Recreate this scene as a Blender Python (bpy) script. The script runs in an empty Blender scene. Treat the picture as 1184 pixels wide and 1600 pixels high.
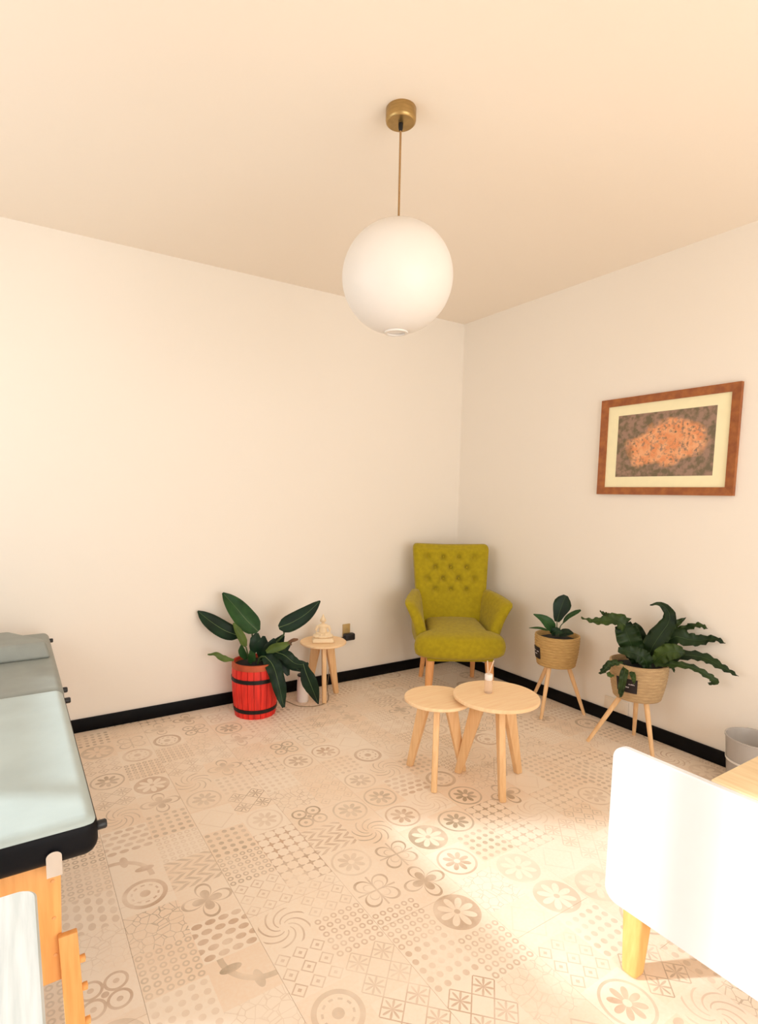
import bpy, bmesh, math, random
from mathutils import Vector, Matrix
random.seed(7)
S = bpy.context.scene
COL = S.collection
PI = math.pi

# ------------------------------------------------------------------ camera
H = 2.97                                   # ceiling height
YAW, PITCH, ROLL = 0.5639, -0.1004, 0.0169
F = Vector((math.sin(YAW)*math.cos(PITCH), math.cos(YAW)*math.cos(PITCH), math.sin(PITCH)))
R0 = Vector((math.cos(YAW), -math.sin(YAW), 0)); U0 = R0.cross(F)
R = R0*math.cos(ROLL) + U0*math.sin(ROLL); U = -R0*math.sin(ROLL) + U0*math.cos(ROLL)
cd = bpy.data.cameras.new('camera'); cam = bpy.data.objects.new('camera', cd); COL.objects.link(cam)
m = Matrix.Identity(4)
for i in range(3):
    m[i][0], m[i][1], m[i][2] = R[i], U[i], -F[i]
m.translation = (-3.38426, -3.76354, 1.51547)
cam.matrix_world = m
cd.sensor_fit = 'VERTICAL'; cd.sensor_height = 36.0; cd.sensor_width = 36.0*1184/1600
cd.lens = 873.59/1600*36.0
cd.shift_x = (592-565.89)/1600; cd.shift_y = (857.34-800)/1600
cd.clip_start = 0.02; cd.clip_end = 100
S.camera = cam

# ------------------------------------------------------------------ world, window daylight, added fill, exposure
w = bpy.data.worlds.new('sky'); S.world = w; w.use_nodes = True
bg = w.node_tree.nodes['Background']; bg.inputs[0].default_value = (0.80, 0.90, 1.0, 1); bg.inputs[1].default_value = 1.2
def area(name, loc, rot, sx, sy, power, col):
    d = bpy.data.lights.new(name, 'AREA'); d.shape = 'RECTANGLE'; d.size = sx; d.size_y = sy; d.energy = power; d.color = col
    o = bpy.data.objects.new(name, d); COL.objects.link(o); o.location = loc; o.rotation_euler = rot
    return o
area('daylight_left_window', (-4.72, -1.45, 1.72), (0, math.radians(-90), 0), 1.55, 2.0, 36, (1.0, 0.97, 0.92))
area('fill_behind_camera', (-1.95, -5.67, 1.30), (math.radians(90), 0, 0), 2.9, 2.3, 150, (1.0, 0.965, 0.91))  # added fill behind the camera, evens out the room's light
sd = bpy.data.lights.new('hazy_sun', 'SUN'); sd.energy = 6.8; sd.angle = math.radians(2.6); sd.color = (0.86, 0.95, 1.0)
sun = bpy.data.objects.new('hazy_sun', sd); COL.objects.link(sun)
sun.rotation_euler = Vector((0.860*math.cos(0.443), -0.510*math.cos(0.443), -math.sin(0.443))).to_track_quat('-Z', 'Y').to_euler()
vs = S.view_settings
vs.view_transform = 'Standard'; vs.look = 'None'; vs.gamma = 1.0; vs.use_curve_mapping = False
vs.exposure = -0.57
S.cycles.max_bounces = 7; S.cycles.diffuse_bounces = 5; S.cycles.glossy_bounces = 3; S.cycles.transmission_bounces = 4; S.cycles.transparent_max_bounces = 8

# ------------------------------------------------------------------ node helpers
class X:
    """tiny expression wrapper that turns arithmetic into Math nodes"""
    nt = None
    def __init__(s, v): s.v = v.v if isinstance(v, X) else v
def mth(op, a, b=None, clamp=False):
    n = X.nt.nodes.new('ShaderNodeMath'); n.operation = op; n.use_clamp = clamp
    for i, q in enumerate((a, b)):
        if q is None: continue
        q = q.v if isinstance(q, X) else q
        if isinstance(q, (int, float)): n.inputs[i].default_value = q
        else: X.nt.links.new(q, n.inputs[i])
    return X(n.outputs[0])
X.__add__ = lambda a, b: mth('ADD', a, b); X.__radd__ = X.__add__
X.__sub__ = lambda a, b: mth('SUBTRACT', a, b); X.__rsub__ = lambda a, b: mth('SUBTRACT', b, a)
X.__mul__ = lambda a, b: mth('MULTIPLY', a, b); X.__rmul__ = X.__mul__
X.__truediv__ = lambda a, b: mth('DIVIDE', a, b)
X.__lt__ = lambda a, b: mth('LESS_THAN', a, b); X.__gt__ = lambda a, b: mth('GREATER_THAN', a, b)
def fabs(a): return mth('ABSOLUTE', a)
def frac(a): return mth('FRACT', a)
def sin(a): return mth('SINE', a)
def cos(a): return mth('COSINE', a)
def mx(a, b): return mth('MAXIMUM', a, b)
def mn(a, b): return mth('MINIMUM', a, b)
def ln(a, b): return mth('SQRT', a*a + b*b)
def pw(a, k): return mth('POWER', a, k)

def mat(name, col, rough=0.6, noise=0.0, nscale=20, bump=0.0, bscale=200, metal=0.0, col2=None, spec=0.5, stretch=None, sheen=0.0, trans=0.0, coat=0.0):
    M = bpy.data.materials.new(name); M.use_nodes = True; nt = M.node_tree; N = nt.nodes; L = nt.links
    b = N['Principled BSDF']; b.inputs['Base Color'].default_value = (*col, 1); b.inputs['Roughness'].default_value = rough
    b.inputs['Metallic'].default_value = metal; b.inputs['Specular IOR Level'].default_value = spec
    if sheen: b.inputs['Sheen Weight'].default_value = sheen
    if coat: b.inputs['Coat Weight'].default_value = coat
    if trans: b.inputs['Transmission Weight'].default_value = trans
    tc = N.new('ShaderNodeTexCoord'); mp = N.new('ShaderNodeMapping'); L.new(tc.outputs['Object'], mp.inputs[0])
    if stretch: mp.inputs['Scale'].default_value = stretch
    nz = N.new('ShaderNodeTexNoise'); nz.inputs['Scale'].default_value = nscale; nz.inputs['Detail'].default_value = 5
    L.new(mp.outputs[0], nz.inputs['Vector'])
    c2 = col2 or tuple(c*(1-noise) for c in col)
    if noise or col2:
        r = N.new('ShaderNodeValToRGB'); r.color_ramp.elements[0].position = 0.35; r.color_ramp.elements[1].position = 0.68
        r.color_ramp.elements[0].color = (*c2, 1); r.color_ramp.elements[1].color = (*col, 1)
        L.new(nz.outputs['Fac'], r.inputs[0]); L.new(r.outputs[0], b.inputs['Base Color'])
    if bump:
        n2 = N.new('ShaderNodeTexNoise'); n2.inputs['Scale'].default_value = bscale; n2.inputs['Detail'].default_value = 3
        L.new(mp.outputs[0], n2.inputs['Vector'])
        bp = N.new('ShaderNodeBump'); bp.inputs['Strength'].default_value = bump; bp.inputs['Distance'].default_value = 0.003
        L.new(n2.outputs['Fac'], bp.inputs['Height']); L.new(bp.outputs[0], b.inputs['Normal'])
    return M

M = {}
M['wall'] = mat('wall_paint', (0.89, 0.825, 0.745), 0.85, bump=0.08, bscale=60)
M['ceiling'] = mat('ceiling_paint', (0.915, 0.815, 0.705), 0.9, bump=0.06, bscale=50)
M['base'] = mat('black_baseboard', (0.003, 0.003, 0.004), 0.5, noise=0.3, nscale=30, spec=0.12)
M['grout'] = mat('grout', (0.42, 0.33, 0.24), 0.9, noise=0.2)
M['birch'] = mat('birch_wood', (0.95, 0.70, 0.43), 0.5, col2=(0.90, 0.61, 0.35), nscale=5, stretch=(1.5, 14, 1.5))
M['birchv'] = mat('birch_leg_wood', (0.90, 0.60, 0.32), 0.5, col2=(0.80, 0.49, 0.24), nscale=6, stretch=(10, 10, 1.0))
M['beech'] = mat('beech_orange', (0.88, 0.42, 0.13), 0.5, col2=(0.78, 0.34, 0.09), nscale=6, stretch=(12, 12, 1.0))
M['oak'] = mat('oak_top', (0.78, 0.56, 0.32), 0.5, col2=(0.66, 0.45, 0.24), nscale=5, stretch=(14, 1.2, 4))
M['oakleg'] = mat('oak_leg', (0.86, 0.50, 0.17), 0.5, col2=(0.76, 0.41, 0.12), nscale=6, stretch=(12, 12, 1))
M['chairleg'] = mat('chair_leg_wood', (0.85, 0.42, 0.16), 0.5, col2=(0.74, 0.34, 0.12), nscale=8, stretch=(12, 12, 1))
M['fabric'] = mat('mustard_velvet', (0.43, 0.33, 0.012), 0.9, col2=(0.36, 0.275, 0.010), nscale=35, bump=0.35, bscale=420, spec=0.15, sheen=0.15)
M['white'] = mat('white_lacquer', (0.68, 0.655, 0.645), 0.35, noise=0.01)
M['whitewood'] = mat('white_washed_wood', (0.64, 0.65, 0.64), 0.5, col2=(0.50, 0.53, 0.52), nscale=6, stretch=(16, 1.0, 4))
M['vinyl'] = mat('vinyl_lit', (0.47, 0.56, 0.56), 0.40, col2=(0.42, 0.50, 0.50), nscale=6, bump=0.12, bscale=500)  # lit copy of the table vinyl, sunlight painted into the tone
M['vinylshade'] = mat('vinyl_shaded_side', (0.003, 0.003, 0.005), 0.5, noise=0.2, nscale=10, bump=0.12, bscale=500, spec=0.15)  # shaded copy of the same vinyl, shade painted into the colour
M['vinyldim'] = mat('vinyl_unlit', (0.29, 0.31, 0.285), 0.5, noise=0.1, nscale=12, bump=0.12, bscale=500)  # same vinyl again, darker to paint in the weaker light at the head end
M['darkplastic'] = mat('dark_plastic', (0.012, 0.012, 0.014), 0.4, noise=0.1)
M['chrome'] = mat('chrome', (0.75, 0.72, 0.70), 0.22, metal=1.0, noise=0.05)
M['brass'] = mat('brushed_brass', (0.50, 0.33, 0.13), 0.35, metal=0.9, noise=0.2, nscale=30, stretch=(1, 1, 10))
M['cord'] = mat('brown_cord', (0.40, 0.22, 0.08), 0.7, noise=0.2, nscale=200)
M['globe'] = mat('opal_globe', (0.80, 0.75, 0.70), 0.45, noise=0.01)
M['red'] = mat('red_painted_wood', (0.88, 0.030, 0.015), 0.55, col2=(0.60, 0.016, 0.010), nscale=6, stretch=(8, 8, 1.0), bump=0.15, bscale=60)
M['redrim'] = mat('worn_red_rim', (0.52, 0.10, 0.03), 0.6, col2=(0.36, 0.05, 0.015), nscale=9)
M['iron'] = mat('black_iron', (0.008, 0.007, 0.007), 0.5, metal=0.3, noise=0.2)
M['soil'] = mat('soil', (0.006, 0.006, 0.005), 0.95, col2=(0.002, 0.002, 0.002), nscale=60, bump=1.0, bscale=80)
def leafmat(n, a, b, rough=0.42):
    return mat(n, a, rough, col2=b, nscale=9, bump=0.15, bscale=40, spec=0.22)
M['leaf'] = leafmat('dark_leaf', (0.008, 0.032, 0.012), (0.003, 0.013, 0.006))
M['leaf2'] = leafmat('mid_leaf', (0.026, 0.085, 0.020), (0.010, 0.036, 0.010))
M['leaf3'] = leafmat('light_leaf', (0.11, 0.16, 0.035), (0.06, 0.10, 0.022))
M['fern'] = leafmat('fern_leaf', (0.048, 0.082, 0.014), (0.014, 0.030, 0.007))
M['ferndark'] = leafmat('fern_leaf_dark', (0.018, 0.040, 0.009), (0.005, 0.015, 0.005))
M['brown'] = mat('dry_leaf_tip', (0.16, 0.07, 0.03), 0.7, noise=0.3)
M['midrib'] = mat('midrib', (0.13, 0.20, 0.07), 0.5, noise=0.1)
M['petiole'] = mat('petiole', (0.045, 0.09, 0.02), 0.5, noise=0.2)
M['cream'] = mat('cream_resin', (0.93, 0.74, 0.50), 0.55, noise=0.04, nscale=20)
M['bottle'] = mat('white_ceramic', (0.90, 0.82, 0.78), 0.35, noise=0.02)
M['beige'] = mat('beige_plastic', (0.50, 0.34, 0.13), 0.45, noise=0.05)
M['outletwhite'] = mat('white_plastic', (0.84, 0.74, 0.62), 0.4, noise=0.03)
M['cable'] = mat('grey_cable', (0.30, 0.21, 0.12), 0.6, noise=0.1)
M['framewood'] = mat('frame_wood', (0.40, 0.13, 0.028), 0.5, col2=(0.27, 0.075, 0.018), nscale=25, bump=0.2, bscale=120)
M['mount'] = mat('cream_mount', (0.96, 0.88, 0.58), 0.8, noise=0.03)
M['tag'] = mat('black_tag', (0.010, 0.005, 0.007), 0.6, noise=0.1)
M['print'] = mat('white_print', (0.80, 0.72, 0.74), 0.6, noise=0.05)
M['reed'] = mat('reed', (0.86, 0.66, 0.48), 0.7, noise=0.1)
M['bag'] = mat('bin_liner', (0.80, 0.76, 0.72), 0.35, noise=0.05)

def glass(name, col, tr):
    G = bpy.data.materials.new(name); G.use_nodes = True; nt = G.node_tree; N = nt.nodes; L = nt.links
    b = N['Principled BSDF']; b.inputs['Base Color'].default_value = (*col, 1); b.inputs['Roughness'].default_value = 0.25
    t = N.new('ShaderNodeBsdfTransparent'); t.inputs[0].default_value = (*[0.5+0.5*c for c in col], 1)
    mxs = N.new('ShaderNodeMixShader'); mxs.inputs[0].default_value = 1-tr
    L.new(t.outputs[0], mxs.inputs[1]); L.new(b.outputs[0], mxs.inputs[2]); L.new(mxs.outputs[0], N['Material Output'].inputs[0])
    return G
M['pane'] = glass('window_glass', (0.95, 0.97, 0.97), 0.93)
M['binplastic'] = glass('smoky_plastic', (0.56, 0.52, 0.49), 0.35)
M['amber'] = glass('diffuser_glass', (0.95, 0.78, 0.62), 0.55)

def weave(name, a, b, turns):
    W = bpy.data.materials.new(name); W.use_nodes = True; nt = W.node_tree; X.nt = nt; N = nt.nodes; L = nt.links
    bs = N['Principled BSDF']; bs.inputs['Roughness'].default_value = 0.8
    tc = N.new('ShaderNodeTexCoord'); sp = N.new('ShaderNodeSeparateXYZ'); L.new(tc.outputs['Object'], sp.inputs[0])
    x, y, z = (X(sp.outputs[i]) for i in range(3))
    th = mth('ARCTAN2', y, x)
    hh = sin(th*90 + z*900.0)*0.5 + 0.5
    nz = N.new('ShaderNodeTexNoise'); nz.inputs['Scale'].default_value = 28; mp_ = N.new('ShaderNodeMapping'); mp_.inputs['Scale'].default_value = (1, 1, 7); L.new(tc.outputs['Object'], mp_.inputs[0]); L.new(mp_.outputs[0], nz.inputs['Vector'])
    f = hh*0.35 + X(nz.outputs['Fac'])*0.8
    r = N.new('ShaderNodeValToRGB'); r.color_ramp.elements[0].position = 0.3; r.color_ramp.elements[1].position = 0.8
    r.color_ramp.elements[0].color = (*b, 1); r.color_ramp.elements[1].color = (*a, 1)
    L.new(f.v, r.inputs[0]); L.new(r.outputs[0], bs.inputs['Base Color'])
    bp = N.new('ShaderNodeBump'); bp.inputs['Strength'].default_value = 0.6; bp.inputs['Distance'].default_value = 0.003
    L.new(f.v, bp.inputs['Height']); L.new(bp.outputs[0], bs.inputs['Normal'])
    return W
M['basket'] = weave('woven_seagrass', (0.62, 0.40, 0.15), (0.36, 0.20, 0.06), 10)
M['basket2'] = weave('woven_seagrass_grey', (0.58, 0.40, 0.21), (0.34, 0.21, 0.10), 10)

def art_material():
    A = bpy.data.materials.new('abstract_print'); A.use_nodes = True; nt = A.node_tree; X.nt = nt; N = nt.nodes; L = nt.links
    bs = N['Principled BSDF']; bs.inputs['Roughness'].default_value = 0.35
    tc = N.new('ShaderNodeTexCoord'); sp = N.new('ShaderNodeSeparateXYZ'); L.new(tc.outputs['Object'], sp.inputs[0])
    y, z = X(sp.outputs[1]), X(sp.outputs[2])
    def nz(s, d=4):
        n = N.new('ShaderNodeTexNoise'); n.inputs['Scale'].default_value = s; n.inputs['Detail'].default_value = d
        L.new(tc.outputs['Object'], n.inputs['Vector']); return X(n.outputs['Fac'])
    def ramp(f, a, b, p=0.4, q=0.6):
        r = N.new('ShaderNodeValToRGB'); r.color_ramp.elements[0].position = p; r.color_ramp.elements[1].position = q
        r.color_ramp.elements[0].color = (*a, 1); r.color_ramp.elements[1].color = (*b, 1); L.new(f.v, r.inputs[0]); return r.outputs[0]
    ground = ramp(nz(30, 8), (0.16, 0.12, 0.065), (0.34, 0.21, 0.15))
    warm = ramp(nz(26, 6), (0.78, 0.30, 0.12), (0.84, 0.42, 0.21))
    d = ln((y+0.01)/0.235, (z - 0.0 + y*0.12)/0.125) + (nz(9, 3)-0.5)*0.9
    fac = mth('MULTIPLY', 1.12-d, 4.5, True)*mth('MULTIPLY', 0.70-nz(55, 2), 5.0, True)
    mi = N.new('ShaderNodeMix'); mi.data_type = 'RGBA'; L.new(fac.v, mi.inputs['Factor']); L.new(ground, mi.inputs['A']); L.new(warm, mi.inputs['B'])
    L.new(mi.outputs['Result'], bs.inputs['Base Color'])
    return A
M['art'] = art_material()

# ------------------------------------------------------------------ floor print (flat printed patchwork motifs)
def floor_material(pick):
    T = bpy.data.materials.new('printed_patchwork_tile_%d' % pick); T.use_nodes = True; nt = T.node_tree; X.nt = nt; N = nt.nodes; L = nt.links
    bs = N['Principled BSDF']; bs.inputs['Roughness'].default_value = 0.42; bs.inputs['Specular IOR Level'].default_value = 0.35
    uv = N.new('ShaderNodeUVMap'); uv.uv_map = 'cell'; sp = N.new('ShaderNodeSeparateXYZ'); L.new(uv.outputs[0], sp.inputs[0])
    u, v = X(sp.outputs[0]), X(sp.outputs[1])
    def attr(nm):
        a = N.new('ShaderNodeAttribute'); a.attribute_name = nm; return X(a.outputs['Fac'])
    tone, dark = attr('tone'), attr('dark')
    px, py = u-0.5, v-0.5
    r = ln(px, py); th = mth('ARCTAN2', py, px)
    ax, ay = fabs(px), fabs(py)
    def gridp(k): return frac(u*k)-0.5, frac(v*k)-0.5
    masks = []
    pet8 = pw(fabs(cos(th*4)), 0.5)
    # 0 plain faded ground with a thin diamond
    masks.append((fabs(ax+ay-0.42) < 0.02)*0.5)
    # 1 flower in a ring
    masks.append(mx((fabs(r-0.42) < 0.025)*0.8, (r < pet8*0.31)*(r > 0.07)))
    # 2 filled disc with pale petals
    masks.append((r < 0.46)*(1-(r < pet8*0.38)*(r > 0.06))*0.85)
    # 3 lattice of lens shapes
    su, cu = fabs(sin(u*PI*4)), fabs(cos(u*PI*4)); sv, cv = fabs(sin(v*PI*4)), fabs(cos(v*PI*4))
    masks.append(mx(su < cv*0.42-0.04, sv < cu*0.42-0.04))
    # 4 grid of dots
    gx, gy = gridp(5); masks.append(mn((ln(gx, gy) < 0.30), 1.0)*0.8)
    # 5 staggered rounded bricks
    row = v*5; off = mth('FLOOR', row)*0.5; bx_ = frac(u*4+off)-0.5; by_ = frac(row)-0.5
    masks.append(((fabs(bx_)*fabs(bx_)*6.5+fabs(by_)*fabs(by_)*9.5) < 1.0)*0.95)
    # 6 nested diamonds
    gx, gy = gridp(3); dm = fabs(gx)+fabs(gy); masks.append(mx((fabs(dm-0.42) < 0.05), dm < 0.13)*0.75)
    # 7 small rings
    gx, gy = gridp(6); masks.append((fabs(ln(gx, gy)-0.28) < 0.10)*0.75)
    # 8 four heart loops with a cross
    lobe = pw(fabs(sin(th*2)), 0.55)*0.46
    masks.append(mx(fabs(r-lobe) < 0.028, mx((mn(ax, ay) < 0.02)*(r < 0.44)*0.7, (fabs(r-lobe*0.6) < 0.015)*0.5)))
    # 9 broad quarter arc with leaves
    rc = ln(u-0.02, v-0.02); l1 = ln((px-0.14)*2.2, (py+0.22)*5.0); l2 = ln((px+0.2)*5, (py-0.2)*2.2)
    masks.append(mx((fabs(rc-0.72) < 0.055)*0.7, mx(l1 < 0.42, (l2 < 0.42)*0.7)))
    # 10 leaning cubes
    zz = fabs(frac(v*3)-0.5); masks.append(((frac(u*4+zz*2.0) < 0.5)*(frac(v*6) > 0.12))*0.8)
    # 11 scrolls
    sc = sin(th*4+r*17.0); masks.append((fabs(sc) < 0.32)*(r > 0.1)*(r < 0.48)*0.9)
    # 12 quatrefoil outline with dots
    q = ln(ax-0.19, ay-0.19); masks.append(mx(fabs(q-0.17) < 0.024, mx((q < 0.05)*0.8, r < 0.06)))
    # 13 stars
    gx, gy = gridp(2); rr = ln(gx, gy); t2 = mth('ARCTAN2', gy, gx)
    masks.append(mx((rr < 0.20+0.17*cos(t2*8))*0.85, fabs(fabs(gx)+fabs(gy)-0.5) < 0.03))
    # 14 four petal cross
    rot = pw(fabs(cos(th*2)), 0.7)*0.47
    masks.append(mx((r < rot*0.62)*0.9, fabs(r-rot) < 0.03))
    # 15 cracked glaze lines
    vo = N.new('ShaderNodeTexVoronoi'); vo.feature = 'DISTANCE_TO_EDGE'; vo.inputs['Scale'].default_value = 6
    L.new(uv.outputs[0], vo.inputs['Vector']); masks.append((X(vo.outputs['Distance']) < 0.035)*0.8)
    # 16 concentric rings medallion
    masks.append(mx(fabs(r-0.38) < 0.045, mx(r < 0.10, (fabs(r-0.25) < 0.02)*(cos(th*10) > 0))))
    tot = masks[pick]
    tc = N.new('ShaderNodeTexCoord')
    def nz(s, d=4):
        n = N.new('ShaderNodeTexNoise'); n.inputs['Scale'].default_value = s; n.inputs['Detail'].default_value = d
        L.new(tc.outputs['Object'], n.inputs['Vector']); return X(n.outputs['Fac'])
    wear = mth('MULTIPLY', nz(7, 4)-0.20, 2.4, True); grit = nz(90, 2)
    amt = mth('MULTIPLY', tot*wear*dark*(0.75+grit*0.5), 1.0, True)
    def ramp(f, a, b, p=0.35, q=0.65):
        rr_ = N.new('ShaderNodeValToRGB'); rr_.color_ramp.elements[0].position = p; rr_.color_ramp.elements[1].position = q
        rr_.color_ramp.elements[0].color = (*a, 1); rr_.color_ramp.elements[1].color = (*b, 1); L.new(f.v, rr_.inputs[0]); return rr_.outputs[0]
    ground = ramp(nz(3.2, 4)*0.5+tone*0.25+grit*0.3, (0.92, 0.73, 0.57), (0.96, 0.83, 0.70))
    ink = ramp(tone, (0.38, 0.29, 0.19), (0.58, 0.38, 0.25), 0.2, 0.8)
    mi = N.new('ShaderNodeMix'); mi.data_type = 'RGBA'; L.new(amt.v, mi.inputs['Factor']); L.new(ground, mi.inputs['A']); L.new(ink, mi.inputs['B'])
    L.new(mi.outputs['Result'], bs.inputs['Base Color'])
    return T
TILES = [floor_material(k) for k in range(17)]

# ------------------------------------------------------------------ mesh helpers
def mk(name, vf, material, parent=None, smooth=True, loc=(0, 0, 0), rz=0.0, auto=0.7):
    me = bpy.data.meshes.new(name); me.from_pydata([tuple(p) for p in vf[0]], [], vf[1])
    bm = bmesh.new(); bm.from_mesh(me); bmesh.ops.recalc_face_normals(bm, faces=bm.faces); bm.to_mesh(me); bm.free()
    me.materials.append(M[material] if isinstance(material, str) else material)
    if smooth:
        for p in me.polygons: p.use_smooth = True
        try: me.set_sharp_from_angle(angle=auto)
        except Exception: pass
    o = bpy.data.objects.new(name, me); COL.objects.link(o); o.location = loc; o.rotation_euler = (0, 0, rz)
    if parent: o.parent = parent
    return o
def thing(name, label, cat, loc, rz=0.0, group=None):
    o = bpy.data.objects.new(name, None); COL.objects.link(o); o.empty_display_size = 0.1
    o.location = loc; o.rotation_euler = (0, 0, rz); o['label'] = label; o['category'] = cat
    if group: o['group'] = group
    return o
def tag(o, label, cat, group=None):
    o['label'] = label; o['category'] = cat
    if group: o['group'] = group
    return o
def struct(o, label=None, cat=None):
    o['kind'] = 'structure'
    if label: o['label'] = label
    if cat: o['category'] = cat
    return o
def join(*vfs):
    V, Fc = [], []
    for v, f in vfs:
        k = len(V); V += list(v); Fc += [tuple(i+k for i in q) for q in f]
    return V, Fc
def xf(vf, mtx): return [mtx @ Vector(p) for p in vf[0]], vf[1]
def from_bm(bm):
    bm.verts.index_update(); v = [p.co.copy() for p in bm.verts]; f = [tuple(q.index for q in g.verts) for g in bm.faces]; bm.free(); return v, f
def box(x0, x1, y0, y1, z0, z1):
    v = [(x0, y0, z0), (x1, y0, z0), (x1, y1, z0), (x0, y1, z0), (x0, y0, z1), (x1, y0, z1), (x1, y1, z1), (x0, y1, z1)]
    return v, [(0, 3, 2, 1), (4, 5, 6, 7), (0, 1, 5, 4), (1, 2, 6, 5), (2, 3, 7, 6), (3, 0, 4, 7)]
def bev(vf, r, seg=3):
    bm = bmesh.new(); vs_ = [bm.verts.new(p) for p in vf[0]]
    for f in vf[1]: bm.faces.new([vs_[i] for i in f])
    bmesh.ops.recalc_face_normals(bm, faces=bm.faces)
    bmesh.ops.bevel(bm, geom=list(bm.edges), offset=r, segments=seg, profile=0.5, affect='EDGES', clamp_overlap=True)
    return from_bm(bm)
def rbox(x0, x1, y0, y1, z0, z1, r=0.01, seg=3): return bev(box(x0, x1, y0, y1, z0, z1), r, seg)
def lathe(prof, n=40, cx=0, cy=0):
    V, Fc = [], []
    for r, z in prof:
        for i in range(n):
            a = 2*PI*i/n; V.append((cx+r*math.cos(a), cy+r*math.sin(a), z))
    for k in range(len(prof)-1):
        for i in range(n):
            j = (i+1) % n; Fc.append((k*n+i, k*n+j, (k+1)*n+j, (k+1)*n+i))
    if prof[0][0] > 1e-6: Fc.append(tuple(range(n-1, -1, -1)))
    if prof[-1][0] > 1e-6: Fc.append(tuple((len(prof)-1)*n+i for i in range(n)))
    return V, Fc
def lathe_open(prof, n=40):
    v, f = lathe(prof, n); return v, [q for q in f if len(q) == 4]
def tube(pts, rad, n=10):
    pts = [Vector(p) for p in pts]
    if not isinstance(rad, (list, tuple)): rad = [rad]*len(pts)
    V, Fc = [], []; ref = Vector((0.13, 0.31, 0.94))
    for i, p in enumerate(pts):
        t = (pts[min(i+1, len(pts)-1)]-pts[max(i-1, 0)]).normalized()
        a = t.cross(ref)
        if a.length < 0.05: a = t.cross(Vector((1, 0, 0)))
        a.normalize(); b = t.cross(a)
        ref = b.cross(t) if False else ref
        for k in range(n):
            q = 2*PI*k/n; V.append(p + (a*math.cos(q)+b*math.sin(q))*rad[i])
    for i in range(len(pts)-1):
        for k in range(n):
            j = (k+1) % n; Fc.append((i*n+k, i*n+j, (i+1)*n+j, (i+1)*n+k))
    Fc.append(tuple(range(n-1, -1, -1))); Fc.append(tuple((len(pts)-1)*n+k for k in range(n)))
    return V, Fc
def spline(pts, n):
    P = [Vector(p) for p in pts]; P = [P[0]*2-P[1]] + P + [P[-1]*2-P[-2]]; out = []
    segs = len(P)-3
    for i in range(n):
        t = i/(n-1)*segs; k = min(int(t), segs-1); t -= k
        a, b, c, d = P[k:k+4]
        out.append(0.5*((2*b)+(c-a)*t+(2*a-5*b+4*c-d)*t*t+(3*b-a-3*c+d)*t**3))
    return out
def lerp_list(L, t):
    x = t*(len(L)-1); k = min(int(x), len(L)-2); return L[k]+(L[k+1]-L[k])*(x-k)
def leaf(path, width, face=(0, -1, 0.3), fold=0.18, wave=0.0, nw=5, n=26, ph=0.0, thick=0.0016, c=7):
    P = spline(path, n); V, Fc = [], []; fa = Vector(face).normalized(); rows = []
    for i in range(n):
        t = (P[min(i+1, n-1)]-P[max(i-1, 0)]).normalized(); s = t.cross(fa)
        if s.length < 0.15: s = t.cross(Vector((0.3, -0.6, 0.7)))
        s.normalize(); nn = s.cross(t).normalized(); wd = lerp_list(width, i/(n-1))/2
        rows.append((P[i], s, nn, wd))
    for side in (1, -1):
        for i, (p, s, nn, wd) in enumerate(rows):
            for k in range(c):
                q = 2*k/(c-1)-1
                off = fold*wd*abs(q) + wave*math.sin(nw*2*PI*i/(n-1)+ph+(1.7 if q > 0 else 0))*q*q
                V.append(p + s*(q*wd) + nn*(off + side*thick/2*(1-abs(q)**4)))
    for h in (0, 1):
        o = h*n*c
        for i in range(n-1):
            for k in range(c-1):
                f = (o+i*c+k, o+i*c+k+1, o+(i+1)*c+k+1, o+(i+1)*c+k); Fc.append(f if h == 0 else f[::-1])
    a, b = 0, n*c
    for i in range(n-1):
        Fc.append((a+i*c, a+(i+1)*c, b+(i+1)*c, b+i*c)); Fc.append((a+i*c+c-1, b+i*c+c-1, b+(i+1)*c+c-1, a+(i+1)*c+c-1))
    for k in range(c-1):
        Fc.append((a+k, b+k, b+k+1, a+k+1)); e = (n-1)*c; Fc.append((a+e+k, a+e+k+1, b+e+k+1, b+e+k))
    rib = [rows[i][0]+rows[i][2]*0.0022 for i in range(0, n-1, 2)]
    return (V, Fc), rib

# ------------------------------------------------------------------ room shell
XL, YF = -4.55, -5.60
def wall_open(axis, pos, th, a0, a1, o0, o1, z0, z1):
    parts = [(a0, o0, 0, H), (o1, a1, 0, H), (o0, o1, 0, z0), (o0, o1, z1, H)]
    out = []
    for p, q, zz0, zz1 in parts:
        if q-p < 1e-4 or zz1-zz0 < 1e-4: continue
        out.append(box(pos-th, pos, p, q, zz0, zz1) if axis == 'x' else box(p, q, pos-th, pos, zz0, zz1))
    return join(*out)
struct(mk('wall_back', box(XL-0.12, 0.12, 0.0, 0.12, -0.02, H), 'wall', smooth=False))
struct(mk('wall_right', box(0.0, 0.12, YF-0.12, 0.0, -0.02, H), 'wall', smooth=False))
struct(mk('wall_left', join(wall_open('x', XL, 0.12, -1.33, 0.0, -1.33, -0.14, 1.345, 2.50), wall_open('x', XL, 0.12, YF-0.12, -1.33, -2.60, -1.33, 0.06, 2.50)), 'wall', smooth=False))
struct(mk('wall_front', wall_open('y', YF, 0.12, XL, 0.0, -3.50, -0.50, 0.06, 2.50), 'wall', smooth=False))
struct(mk('ceiling', box(XL-0.12, 0.12, YF-0.12, 0.12, H, H+0.1), 'ceiling', smooth=False))
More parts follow.
